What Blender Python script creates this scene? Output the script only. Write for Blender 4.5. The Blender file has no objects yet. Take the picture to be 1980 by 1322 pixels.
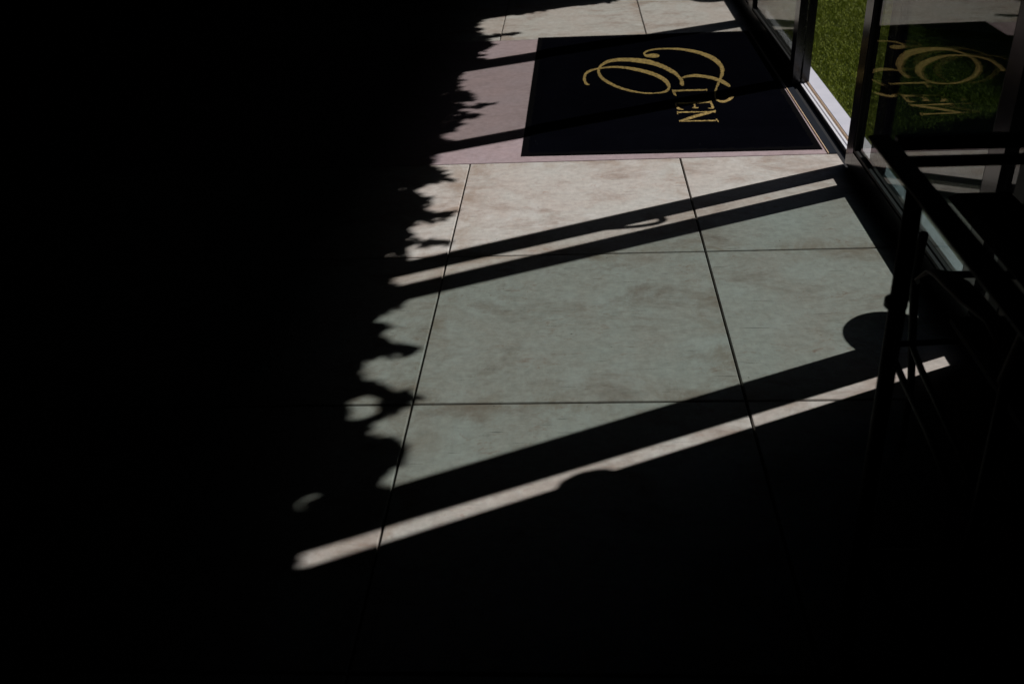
import bpy, bmesh, math, random
import numpy as np
from mathutils import Matrix, Vector

# ---------------------------------------------------------------- camera, sky, sun, exposure
S = 0.9                       # metres per floor tile; all layout numbers below are in tiles
scn = bpy.context.scene
COL = scn.collection
AZ = math.radians(25.4)       # sun azimuth from +X towards +Y
EL = math.radians(45.0)
SUN = Vector((math.cos(AZ)*math.cos(EL), math.sin(AZ)*math.cos(EL), math.sin(EL)))
KX, KY = math.cos(AZ), math.sin(AZ)     # floor travel of a shadow per unit of height (45 degrees)

cam = bpy.data.cameras.new('camera')
cam.sensor_width = 36.0
cam.lens = 1856.27/1980*36
cam.clip_start = 0.05
cam.clip_end = 300
cam.dof.use_dof = True
cam.dof.focus_distance = 3.4
cam.dof.aperture_fstop = 4.0
co = bpy.data.objects.new('camera', cam)
COL.objects.link(co)
R = Matrix(((0.997517, 0.015062, 0.068797), (0.050799, 0.522721, -0.850989), (-0.048779, 0.852371, 0.520658)))
co.matrix_world = Matrix.Translation((0.50615*S, -2.36786*S, 1.66533*S)) @ R.to_4x4()
scn.camera = co

world = bpy.data.worlds.new("World")
scn.world = world
world.use_nodes = True
wn = world.node_tree
wn.nodes.clear()
sky = wn.nodes.new('ShaderNodeTexSky')
sky.sky_type = 'NISHITA'
sky.sun_disc = False
sky.sun_elevation = EL
sky.sun_rotation = math.radians(90) - AZ
bg = wn.nodes.new('ShaderNodeBackground')
bg.inputs['Strength'].default_value = 0.06
wo = wn.nodes.new('ShaderNodeOutputWorld')
wn.links.new(sky.outputs[0], bg.inputs['Color'])
wn.links.new(bg.outputs[0], wo.inputs['Surface'])

sl = bpy.data.lights.new('sun', 'SUN')
sl.energy = 5.0
sl.angle = math.radians(0.53)
sl.color = (1.0, 0.96, 0.925)
so = bpy.data.objects.new('sun', sl)
COL.objects.link(so)
so.rotation_euler = SUN.to_track_quat('Z', 'Y').to_euler()
so.location = SUN*20

scn.view_settings.view_transform = 'Standard'
scn.view_settings.look = 'None'
scn.view_settings.gamma = 1.0
scn.view_settings.use_curve_mapping = False
scn.view_settings.exposure = 0.04
cy = scn.cycles
cy.max_bounces = 10
cy.diffuse_bounces = 3
cy.glossy_bounces = 5
cy.transparent_max_bounces = 24
cy.transmission_bounces = 6
cy.caustics_reflective = False
cy.caustics_refractive = False
cy.use_denoising = True
cy.sample_clamp_indirect = 4.0

rnd = random.Random(7)
nr = np.random.RandomState(7)
# lettering outlines and the leaf line, in floor tiles
LETTERS={'O': [[[0.5942, 3.2024, 0.5937, 3.184], [0.5889, 3.2076, 0.5882, 3.1814], [0.5845, 3.2121, 0.5817, 3.1794], [0.5822, 3.2192, 0.5742, 3.1888], [0.5793, 3.2358, 0.5681, 3.212], [0.5762, 3.2607, 0.5632, 3.2414], [0.5741, 3.2851, 0.5598, 3.2714], [0.5733, 3.3059, 0.5579, 3.3003], [0.5735, 3.3259, 0.5577, 3.3299], [0.5746, 3.3463, 0.5592, 3.3594], [0.5764, 3.3683, 0.5623, 3.3887], [0.5791, 3.3905, 0.5673, 3.4179], [0.5833, 3.4109, 0.5744, 3.4446], [0.5899, 3.4303, 0.5835, 3.4666], [0.5988, 3.4488, 0.5942, 3.4849], [0.609, 3.4652, 0.6058, 3.5001], [0.6204, 3.4783, 0.6184, 3.5117], [0.6332, 3.4889, 0.6319, 3.5204], [0.6474, 3.4982, 0.6465, 3.5283], [0.6631, 3.5069, 0.6625, 3.5366], [0.6801, 3.5142, 0.6798, 3.5442], [0.6977, 3.5195, 0.6977, 3.5501], [0.7154, 3.5232, 0.7157, 3.5544], [0.7336, 3.5249, 0.7344, 3.5571], [0.7528, 3.5228, 0.7543, 3.557], [0.7737, 3.5161, 0.7759, 3.5537], [0.7956, 3.5057, 0.7986, 3.5478], [0.8172, 3.4925, 0.8211, 3.5394], [0.8381, 3.4766, 0.8431, 3.5287], [0.8587, 3.458, 0.8649, 3.5155], [0.8792, 3.438, 0.8865, 3.4997], [0.8998, 3.4167, 0.9081, 3.4805], [0.9202, 3.3939, 0.9294, 3.4587], [0.9392, 3.3707, 0.9492, 3.436], [0.9565, 3.3477, 0.9673, 3.413], [0.9723, 3.3243, 0.9841, 3.3889], [0.9865, 3.2993, 0.9995, 3.3628], [0.9993, 3.2716, 1.0139, 3.3347], [1.0106, 3.2426, 1.0269, 3.3046], [1.0196, 3.2145, 1.0377, 3.2724], [1.0263, 3.1872, 1.0457, 3.2372], [1.0312, 3.1598, 1.0511, 3.2013], [1.0346, 3.1347, 1.0543, 3.168], [1.0366, 3.115, 1.0558, 3.1373], [1.0373, 3.1016, 1.0549, 3.1051], [1.0365, 3.0894, 1.0504, 3.0727], [1.0331, 3.0704, 1.0428, 3.0435], [1.0271, 3.0489, 1.0327, 3.0177], [1.0189, 3.0308, 1.0207, 2.9988], [1.0076, 3.0183, 1.0072, 2.9896], [0.9933, 3.01, 0.9923, 2.9862], [0.9777, 3.0039, 0.9768, 2.9838], [0.9615, 2.9989, 0.9606, 2.98], [0.9444, 2.9963, 0.9433, 2.9771], [0.9266, 2.9977, 0.925, 2.9775], [0.9075, 3.004, 0.9055, 2.9825], [0.8875, 3.0143, 0.8851, 2.9908], [0.8676, 3.0272, 0.8648, 3.0015], [0.8479, 3.0427, 0.8446, 3.0143], [0.8283, 3.0607, 0.8245, 3.0295], [0.8093, 3.0808, 0.8049, 3.0467], [0.791, 3.1022, 0.786, 3.0653], [0.7734, 3.1256, 0.7675, 3.0861], [0.7564, 3.1516, 0.7495, 3.1102], [0.7396, 3.1818, 0.7318, 3.139], [0.7233, 3.2151, 0.7146, 3.1712], [0.7085, 3.2484, 0.6991, 3.2036], [0.6956, 3.2798, 0.6854, 3.2347], [0.6846, 3.3104, 0.6731, 3.2669], [0.6759, 3.3412, 0.6627, 3.303], [0.6692, 3.3759, 0.6545, 3.3453], [0.6643, 3.413, 0.6488, 3.3898], [0.6612, 3.4455, 0.6455, 3.4307], [0.6603, 3.4676, 0.6447, 3.4664], [0.661, 3.4846, 0.6467, 3.4984], [0.6633, 3.5047, 0.6508, 3.5272], [0.667, 3.528, 0.6564, 3.5558], [0.6724, 3.5517, 0.6639, 3.5839], [0.6805, 3.5755, 0.6736, 3.6117], [0.6921, 3.6003, 0.6859, 3.642], [0.7061, 3.6238, 0.7008, 3.6733], [0.7207, 3.6415, 0.7173, 3.6991], [0.7361, 3.6517, 0.7349, 3.7152], [0.7529, 3.6569, 0.7532, 3.7245], [0.7704, 3.6592, 0.7719, 3.7305], [0.7885, 3.659, 0.7911, 3.7339], [0.8071, 3.6557, 0.8107, 3.7342], [0.8256, 3.6509, 0.8301, 3.7328], [0.8437, 3.645, 0.8491, 3.7302], [0.8616, 3.6376, 0.868, 3.726], [0.88, 3.6286, 0.8873, 3.7201], [0.8997, 3.6175, 0.908, 3.7129], [0.9197, 3.6049, 0.9293, 3.7039], [0.9383, 3.592, 0.9492, 3.6919], [0.9544, 3.5802, 0.9663, 3.6768], [0.9692, 3.5681, 0.9818, 3.6588], [0.9843, 3.5523, 0.9976, 3.6378], [1.0008, 3.5308, 1.0147, 3.613], [1.0176, 3.5058, 1.0322, 3.5853], [1.0328, 3.4801, 1.0482, 3.5569], [1.0458, 3.4537, 1.0624, 3.528], [1.0577, 3.426, 1.0749, 3.4988], [1.0686, 3.3998, 1.086, 3.4712], [1.0786, 3.3774, 1.0957, 3.4461], [1.0873, 3.3577, 1.1044, 3.421], [1.0947, 3.3377, 1.1122, 3.3926], [1.1014, 3.3144, 1.1182, 3.359], [1.1075, 3.2885, 1.1226, 3.3245], [1.1123, 3.2629, 1.1263, 3.2947], [1.1151, 3.2401, 1.1301, 3.2717], [1.1162, 3.2203, 1.1337, 3.2503], [1.1163, 3.2024, 1.1361, 3.2253], [1.115, 3.1821, 1.1369, 3.1962], [1.1127, 3.1594, 1.1366, 3.168], [1.1115, 3.1398, 1.1351, 3.1451], [1.1123, 3.1285, 1.1321, 3.1277], [1.114, 3.1198, 1.128, 3.1158], [1.1155, 3.1087, 1.1242, 3.1063]]], 'C': [[[1.0433, 3.7633, 1.0419, 3.7452], [1.0399, 3.7742, 1.0369, 3.7352], [1.0366, 3.7851, 1.0318, 3.7252], [1.0318, 3.7943, 1.0252, 3.7184], [1.0239, 3.8016, 1.0163, 3.7161], [1.0141, 3.8073, 1.0064, 3.7169], [1.0038, 3.8097, 0.9973, 3.719], [0.9938, 3.806, 0.989, 3.7223], [0.9847, 3.7988, 0.9805, 3.7271], [0.9769, 3.7941, 0.9725, 3.7325], [0.9704, 3.7936, 0.9653, 3.7372], [0.9652, 3.795, 0.9585, 3.7429], [0.962, 3.7982, 0.9525, 3.7542], [0.9594, 3.8048, 0.9482, 3.7728], [0.9577, 3.813, 0.9458, 3.7973], [0.9573, 3.8174, 0.9472, 3.8265], [0.9589, 3.8267, 0.9525, 3.8509], [0.9636, 3.8415, 0.96, 3.8709], [0.9714, 3.8562, 0.9699, 3.8874], [0.9829, 3.8697, 0.9827, 3.9006], [0.9975, 3.8816, 0.9979, 3.9118], [1.0133, 3.8907, 1.0143, 3.9207], [1.0299, 3.896, 1.0314, 3.9269], [1.0476, 3.8984, 1.0496, 3.9309], [1.066, 3.8992, 1.0682, 3.9333], [1.0846, 3.8993, 1.0872, 3.9343], [1.1038, 3.8978, 1.1068, 3.9338], [1.1233, 3.8939, 1.1269, 3.9317], [1.1436, 3.8871, 1.1478, 3.9279], [1.1643, 3.8779, 1.1693, 3.9226], [1.184, 3.8669, 1.19, 3.9153], [1.202, 3.8548, 1.2089, 3.9064], [1.2191, 3.841, 1.227, 3.8956], [1.2364, 3.8241, 1.2454, 3.8821], [1.2547, 3.8037, 1.265, 3.8653], [1.273, 3.7804, 1.2848, 3.8458], [1.2902, 3.7547, 1.3037, 3.8238], [1.3061, 3.726, 1.3216, 3.7992], [1.3209, 3.695, 1.3386, 3.7724], [1.3338, 3.6647, 1.3534, 3.7445], [1.3441, 3.6369, 1.3656, 3.7168], [1.3524, 3.6101, 1.3758, 3.6877], [1.3594, 3.5818, 1.3844, 3.6541], [1.3658, 3.549, 1.3914, 3.6141], [1.3712, 3.5139, 1.3967, 3.5709], [1.3749, 3.4812, 1.4001, 3.5289], [1.3767, 3.4531, 1.4013, 3.4893], [1.3771, 3.4273, 1.4004, 3.4508], [1.3762, 3.4017, 1.3977, 3.4129], [1.3741, 3.377, 1.3933, 3.3759], [1.3707, 3.3516, 1.3874, 3.3405], [1.3657, 3.3232, 1.38, 3.3049], [1.3585, 3.2897, 1.3704, 3.2673], [1.3494, 3.2525, 1.3598, 3.2304], [1.3405, 3.2165, 1.3504, 3.197], [1.333, 3.1849, 1.3425, 3.1675], [1.3261, 3.1561, 1.3352, 3.1397], [1.3194, 3.1277, 1.328, 3.1119], [1.3124, 3.0989, 1.3204, 3.0838], [1.3053, 3.0698, 1.3131, 3.0564], [1.2987, 3.0408, 1.3063, 3.0295], [1.2925, 3.0123, 1.3001, 3.0029], [1.2867, 2.9836, 1.2946, 2.9769], [1.2817, 2.954, 1.2899, 2.9503], [1.2771, 2.9218, 1.2855, 2.9206], [1.2732, 2.888, 1.282, 2.891], [1.2718, 2.8568, 1.2809, 2.868], [1.2742, 2.8319, 1.2828, 2.8515], [1.2791, 2.8132, 1.2869, 2.8374], [1.2851, 2.7992, 1.2922, 2.8264], [1.2921, 2.789, 1.2983, 2.8184], [1.3004, 2.7829, 1.3054, 2.814], [1.3095, 2.7815, 1.3128, 2.8139], [1.3194, 2.7862, 1.3209, 2.8189], [1.3297, 2.7954, 1.3299, 2.8285], [1.3398, 2.8067, 1.3387, 2.8405], [1.3499, 2.8202, 1.3472, 2.8559], [1.3597, 2.8355, 1.3557, 2.8741], [1.3676, 2.8499, 1.3632, 2.8889], [1.3728, 2.8632, 1.3684, 2.8961], [1.3762, 2.8757, 1.3725, 2.8997], [1.3793, 2.8877, 1.3768, 2.904]]], 'A': [[[1.1353, 3.252, 1.1354, 3.276], [1.145, 3.2586, 1.1451, 3.2879], [1.1546, 3.265, 1.1552, 3.3001], [1.1647, 3.2699, 1.1664, 3.3103], [1.1762, 3.2733, 1.179, 3.3179], [1.1886, 3.2754, 1.1925, 3.3233], [1.2013, 3.2752, 1.2064, 3.3259], [1.2141, 3.2722, 1.2204, 3.3253], [1.2273, 3.2669, 1.2346, 3.322], [1.2409, 3.2601, 1.249, 3.3164], [1.2554, 3.2523, 1.2641, 3.3085], [1.2703, 3.243, 1.2795, 3.2984], [1.2841, 3.2317, 1.2941, 3.2863], [1.2964, 3.2184, 1.3074, 3.2725], [1.3079, 3.203, 1.3197, 3.257], [1.319, 3.1855, 1.3316, 3.2401], [1.3304, 3.1649, 1.3442, 3.2217], [1.3414, 3.1427, 1.3566, 3.2017], [1.3506, 3.1222, 1.3672, 3.1805], [1.3575, 3.1032, 1.3751, 3.1576], [1.3633, 3.0846, 1.3807, 3.1349], [1.3689, 3.0697, 1.3844, 3.1159], [1.3741, 3.0627, 1.3863, 3.1011], [1.3786, 3.0612, 1.387, 3.0881], [1.383, 3.0598, 1.3877, 3.0749]]], 'L': [[[1.06, 3.006, 1.0624, 3.035], [1.1058, 3.0069, 1.1082, 3.0345], [1.1518, 3.0075, 1.1543, 3.0339], [1.1986, 3.0068, 1.2013, 3.033], [1.2456, 3.0058, 1.2485, 3.0321]], [[1.2458, 3.0363, 1.2508, 3.039], [1.2439, 2.9958, 1.248, 2.998]], [[1.0562, 3.0421, 1.0603, 3.0475], [1.0553, 3.0229, 1.063, 3.0332], [1.055, 3.0028, 1.0655, 3.0179], [1.0557, 2.9797, 1.0678, 2.999], [1.0582, 2.9562, 1.0697, 2.9791], [1.0639, 2.9382, 1.0714, 2.9559], [1.0703, 2.9232, 1.0732, 2.9303]]], 'E': [[[1.0518, 2.7817, 1.0539, 2.8063], [1.0997, 2.781, 1.102, 2.8067], [1.1426, 2.7807, 1.1452, 2.8077], [1.1713, 2.7819, 1.174, 2.8101], [1.1946, 2.7837, 1.1974, 2.8131], [1.2188, 2.7853, 1.2219, 2.816], [1.2425, 2.7871, 1.2459, 2.819]], [[1.2418, 2.8234, 1.2482, 2.8272], [1.2391, 2.7912, 1.2476, 2.7967], [1.2368, 2.7575, 1.2473, 2.7665], [1.2359, 2.7217, 1.248, 2.7343], [1.2354, 2.6862, 1.249, 2.7009]], [[1.2147, 2.6903, 1.2163, 2.7021], [1.2437, 2.6832, 1.2456, 2.6973]], [[1.1483, 2.7913, 1.157, 2.7953], [1.1465, 2.7571, 1.1553, 2.7615], [1.1454, 2.7273, 1.1541, 2.734], [1.1461, 2.7113, 1.1543, 2.7232], [1.1474, 2.702, 1.155, 2.7156]], [[1.1341, 2.7033, 1.1357, 2.7176], [1.1654, 2.7014, 1.1667, 2.7133]], [[1.0515, 2.7983, 1.0563, 2.8021], [1.0495, 2.7629, 1.0584, 2.7711], [1.0491, 2.729, 1.0607, 2.7453], [1.0528, 2.7028, 1.0628, 2.7273], [1.0605, 2.686, 1.0663, 2.7122], [1.0726, 2.6812, 1.0753, 2.6995], [1.0857, 2.681, 1.0867, 2.688]]], 'N': [[[1.0475, 2.6332, 1.0492, 2.6519], [1.0997, 2.6322, 1.1014, 2.6494], [1.1502, 2.6304, 1.152, 2.6467], [1.1959, 2.6265, 1.1979, 2.6437], [1.2399, 2.622, 1.2422, 2.6406]], [[1.0499, 2.663, 1.0537, 2.664], [1.0466, 2.6119, 1.0511, 2.613]], [[1.2467, 2.6633, 1.2509, 2.6613], [1.2377, 2.6132, 1.2432, 2.6104]], [[1.2457, 2.6573, 1.2449, 2.6347], [1.221, 2.6436, 1.22, 2.6123], [1.1962, 2.6293, 1.1949, 2.5912], [1.1706, 2.6133, 1.1693, 2.574], [1.1446, 2.5954, 1.1437, 2.5577], [1.1184, 2.5751, 1.118, 2.5391], [1.0928, 2.5537, 1.0925, 2.521], [1.0683, 2.5319, 1.0682, 2.5063], [1.0444, 2.5099, 1.0444, 2.4927]], [[1.0435, 2.4918, 1.0447, 2.5051], [1.0885, 2.4898, 1.0899, 2.5042], [1.1343, 2.4879, 1.1359, 2.5035], [1.1827, 2.4863, 1.1845, 2.503], [1.2318, 2.4849, 1.234, 2.5026]], [[1.2329, 2.5139, 1.2373, 2.5221], [1.2395, 2.4645, 1.2439, 2.4726]]]}
EDGE=[[0.8832, 5.5434], [0.8649, 5.4065], [0.741, 5.3192], [0.6446, 5.3091], [0.4399, 5.2644], [0.2865, 5.1334], [0.1233, 5.0585], [-0.0288, 5.0332], [-0.119, 4.9731], [-0.1805, 4.8611], [-0.1921, 4.7211], [-0.1292, 4.6424], [-0.1769, 4.6042], [-0.0884, 4.4666], [0.0018, 4.5237], [0.1235, 4.5232], [0.1307, 4.4868], [0.0079, 4.4221], [-0.0775, 4.3915], [-0.0157, 4.1947], [-0.0682, 4.1133], [-0.1179, 4.01], [-0.0678, 3.9648], [-0.1034, 3.8936], [-0.0388, 3.8479], [-0.1414, 3.627], [-0.1961, 3.48], [-0.1445, 3.3914], [-0.1991, 3.3171], [-0.1548, 3.249], [-0.1926, 3.2067], [-0.1161, 3.1829], [-0.0665, 3.0869], [-0.0466, 3.0113], [-0.1427, 2.9351], [-0.0602, 2.9069], [0.0618, 2.9339], [-0.0121, 2.8573], [-0.1419, 2.8373], [-0.0756, 2.7816], [0.0066, 2.728], [-0.0479, 2.6622], [-0.1232, 2.6486], [-0.0883, 2.5941], [-0.1222, 2.4726], [-0.1904, 2.4182], [-0.1238, 2.3298], [-0.1491, 2.1957], [-0.1706, 2.1101], [-0.1747, 2.0153], [-0.184, 2.0285], [-0.1699, 1.9758], [-0.0994, 1.9198], [-0.0807, 1.8492], [-0.0514, 1.7797], [-0.0955, 1.7828], [-0.1448, 1.7672], [-0.1987, 1.7333], [-0.2106, 1.6604], [-0.1297, 1.5836], [-0.1421, 1.5149], [-0.1552, 1.4816], [-0.0902, 1.4275], [0.0027, 1.4502], [-0.032, 1.3913], [-0.1113, 1.3236], [-0.1764, 1.3114], [-0.1954, 1.2811], [-0.1601, 1.2178], [-0.1832, 1.174], [-0.1236, 1.1635], [-0.006, 1.1471], [-0.0067, 1.1238], [-0.0527, 1.1087], [-0.1085, 1.0971], [-0.1618, 1.1142], [-0.1738, 1.0435], [-0.1582, 1.0011], [-0.1709, 0.9607], [-0.1793, 0.8945], [-0.1955, 0.8242], [-0.1874, 0.7924], [-0.1409, 0.7594], [-0.1193, 0.692], [-0.1209, 0.6358], [-0.1642, 0.5578], [-0.2405, 0.5019], [-0.1607, 0.4887], [-0.1378, 0.4655], [-0.1841, 0.4228], [-0.1362, 0.3853], [-0.1391, 0.3571], [-0.0239, 0.3301], [-0.022, 0.3162], [-0.0411, 0.2949], [-0.0826, 0.2798], [-0.1166, 0.2645], [-0.167, 0.282], [-0.2, 0.2427], [-0.1901, 0.152], [-0.1291, 0.1257], [-0.0949, 0.0881], [-0.0367, 0.0689], [0.012, 0.0382], [0.0007, -0.0023], [-0.0603, -0.0411], [-0.0928, -0.085], [-0.1205, -0.1491], [-0.0274, -0.1662], [0.0114, -0.2129], [0.0169, -0.292], [-0.0307, -0.339], [-0.0494, -0.3713], [-0.0089, -0.3988], [-0.0436, -0.4386], [-0.0744, -0.5236], [-0.1594, -0.6041], [-0.1856, -0.6352], [-0.1865, -0.6542], [-0.1562, -0.6894], [-0.1641, -0.7244]]
HOLES=[[[-0.1969, 0.0422], [-0.156, 0.0438], [-0.1134, 0.0347], [-0.1199, -0.0059], [-0.1014, -0.0347], [-0.1298, -0.0623], [-0.1677, -0.0728], [-0.1719, -0.0164]], [[-0.2318, -0.4724], [-0.2318, -0.4428], [-0.2205, -0.4252], [-0.2006, -0.4235], [-0.1863, -0.4395], [-0.1484, -0.445], [-0.1808, -0.4588], [-0.2071, -0.4673]]]
# ---------------------------------------------------------------- helpers
def V(x, y, z=0.0): return Vector((x*S, y*S, z*S))

class Bag:
    """collects shapes; build() links them as one mesh object"""
    def __init__(self): self.v = []; self.f = []; self.sm = []
    def box(self, x0, x1, y0, y1, z0, z1, b=0.0):
        """axis box in tile units, with chamfered edges of b metres"""
        x0, x1, y0, y1, z0, z1 = [q*S for q in (x0, x1, y0, y1, z0, z1)]
        n = len(self.v)
        if b <= 0:
            self.v += [(x0,y0,z0),(x1,y0,z0),(x1,y1,z0),(x0,y1,z0),(x0,y0,z1),(x1,y0,z1),(x1,y1,z1),(x0,y1,z1)]
            fs = [(0,3,2,1),(4,5,6,7),(0,1,5,4),(1,2,6,5),(2,3,7,6),(3,0,4,7)]
        else:
            for z, k in ((z0, b), (z0+b, 0), (z1-b, 0), (z1, b)):
                self.v += [(x0+k,y0+k,z),(x1-k,y0+k,z),(x1-k,y1-k,z),(x0+k,y1-k,z)]
            fs = [(0,3,2,1),(12,13,14,15)]
            for r in range(3):
                for i in range(4):
                    j = (i+1) % 4
                    fs.append((r*4+i, r*4+j, r*4+4+j, r*4+4+i))
        self.f += [tuple(n+i for i in q) for q in fs]; self.sm += [False]*len(fs)
        return self
    def tube(self, pts, rad, seg=10, tile=True, flat=1.0, cap=True):
        P = [Vector(q)*S if tile else Vector(q) for q in pts]
        rr = rad if isinstance(rad, (list, tuple)) else [rad]*len(P)
        n0 = len(self.v); prev = None
        for i, q in enumerate(P):
            d = (P[min(i+1, len(P)-1)] - P[max(i-1, 0)]).normalized()
            if prev is None:
                a = Vector((0, 0, 1)) if abs(d.z) < .9 else Vector((1, 0, 0))
                u = d.cross(a).normalized()
            else:
                u = (prev - d*prev.dot(d)).normalized()
            prev = u; w = d.cross(u)
            for k in range(seg):
                t = 2*math.pi*k/seg
                self.v.append(tuple(q + (u*math.cos(t) + w*math.sin(t)*flat)*rr[i]))
        for i in range(len(P)-1):
            for k in range(seg):
                a = n0+i*seg+k; b = n0+i*seg+(k+1) % seg
                self.f.append((a, b, b+seg, a+seg)); self.sm.append(True)
        if cap:
            self.f.append(tuple(n0+k for k in reversed(range(seg)))); self.sm.append(False)
            e = n0+(len(P)-1)*seg
            self.f.append(tuple(e+k for k in range(seg))); self.sm.append(False)
        return self
    def lathe(self, c, prof, seg=32):
        """prof: (radius, z) pairs in tiles round the centre c"""
        n0 = len(self.v)
        for r, z in prof:
            for k in range(seg):
                t = 2*math.pi*k/seg
                self.v.append(((c[0]+r*math.cos(t))*S, (c[1]+r*math.sin(t))*S, (c[2]+z)*S))
        for i in range(len(prof)-1):
            for k in range(seg):
                a = n0+i*seg+k; b = n0+i*seg+(k+1) % seg
                self.f.append((a, b, b+seg, a+seg)); self.sm.append(True)
        self.f.append(tuple(n0+k for k in reversed(range(seg)))); self.sm.append(False)
        e = n0+(len(prof)-1)*seg
        self.f.append(tuple(e+k for k in range(seg))); self.sm.append(False)
        return self
    def build(self, name, m, parent=None, origin=None):
        me = bpy.data.meshes.new(name)
        o0 = Vector(origin) if origin is not None else (parent.location if parent is not None else Vector((0, 0, 0)))
        vs = [tuple(Vector(q)-o0) for q in self.v]
        me.from_pydata(vs, [], self.f)
        me.polygons.foreach_set('use_smooth', self.sm)
        me.materials.append(m)
        me.update()
        o = bpy.data.objects.new(name, me)
        COL.objects.link(o)
        if parent is not None: o.parent = parent
        else: o.location = o0
        return o

def tag(o, label=None, cat=None, group=None, kind=None):
    for k, q in (('label', label), ('category', cat), ('group', group), ('kind', kind)):
        if q: o[k] = q
    return o
def thing(name, loc, label, cat, group=None):
    o = bpy.data.objects.new(name, None)
    o.empty_display_size = .1
    COL.objects.link(o)
    o.location = Vector(loc)*S
    return tag(o, label, cat, group)
def struct(o): return tag(o, kind='structure')

# ---------------------------------------------------------------- materials
class NT:
    def __init__(self, name):
        self.m = bpy.data.materials.new(name); self.m.use_nodes = True
        self.t = self.m.node_tree; self.t.nodes.clear()
        self.out = self.n('OutputMaterial')
    def n(self, kind, **kw):
        q = self.t.nodes.new('ShaderNode'+kind)
        for k, v in kw.items():
            if hasattr(q, k): setattr(q, k, v)
            else: q.inputs[k].default_value = v
        return q
    def l(self, a, b): self.t.links.new(a, b)
    def pos(self, scale=(1, 1, 1), rot=(0, 0, 0), add=None):
        g = self.n('NewGeometry'); mp = self.n('Mapping')
        mp.inputs['Scale'].default_value = scale; mp.inputs['Rotation'].default_value = rot
        src = g.outputs['Position']
        if add is not None:
            va = self.n('VectorMath', operation='ADD'); self.l(src, va.inputs[0]); self.l(add, va.inputs[1]); src = va.outputs[0]
        self.l(src, mp.inputs[0]); return mp.outputs[0]
    def noise(self, vec, scale, detail=4, rough=.55, dist=0.0):
        q = self.n('TexNoise'); q.inputs['Scale'].default_value = scale; q.inputs['Detail'].default_value = detail
        q.inputs['Roughness'].default_value = rough; q.inputs['Distortion'].default_value = dist
        self.l(vec, q.inputs['Vector']); return q.outputs['Fac']
    def ramp(self, fac, stops):
        q = self.n('ValToRGB'); e = q.color_ramp.elements
        while len(e) < len(stops): e.new(.5)
        for i, (p, c) in enumerate(stops):
            e[i].position = p
            e[i].color = (c, c, c, 1) if isinstance(c, (int, float)) else (*c, 1)
        self.l(fac, q.inputs[0]); return q.outputs[0]
    def mix(self, fac, a, b, mode='MIX'):
        q = self.n('Mix', data_type='RGBA', blend_type=mode)
        for s, v in ((0, fac), (6, a), (7, b)):
            if isinstance(v, (int, float)): q.inputs[s].default_value = v
            elif isinstance(v, tuple): q.inputs[s].default_value = (*v, 1)
            else: self.l(v, q.inputs[s])
        return q.outputs[2]
    def bsdf(self, col, rough, spec=.5, metal=0.0, bump=None, bs=.2, bd=.002):
        q = self.n('BsdfPrincipled')
        for k, v in (('Base Color', col), ('Roughness', rough), ('Metallic', metal), ('Specular IOR Level', spec)):
            if isinstance(v, tuple): q.inputs[k].default_value = (*v, 1)
            elif isinstance(v, (int, float)): q.inputs[k].default_value = v
            else: self.l(v, q.inputs[k])
        if bump is not None:
            b = self.n('Bump'); b.inputs['Strength'].default_value = bs; b.inputs['Distance'].default_value = bd
            self.l(bump, b.inputs['Height']); self.l(b.outputs[0], q.inputs['Normal'])
        self.l(q.outputs[0], self.out.inputs[0]); return self.m

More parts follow.
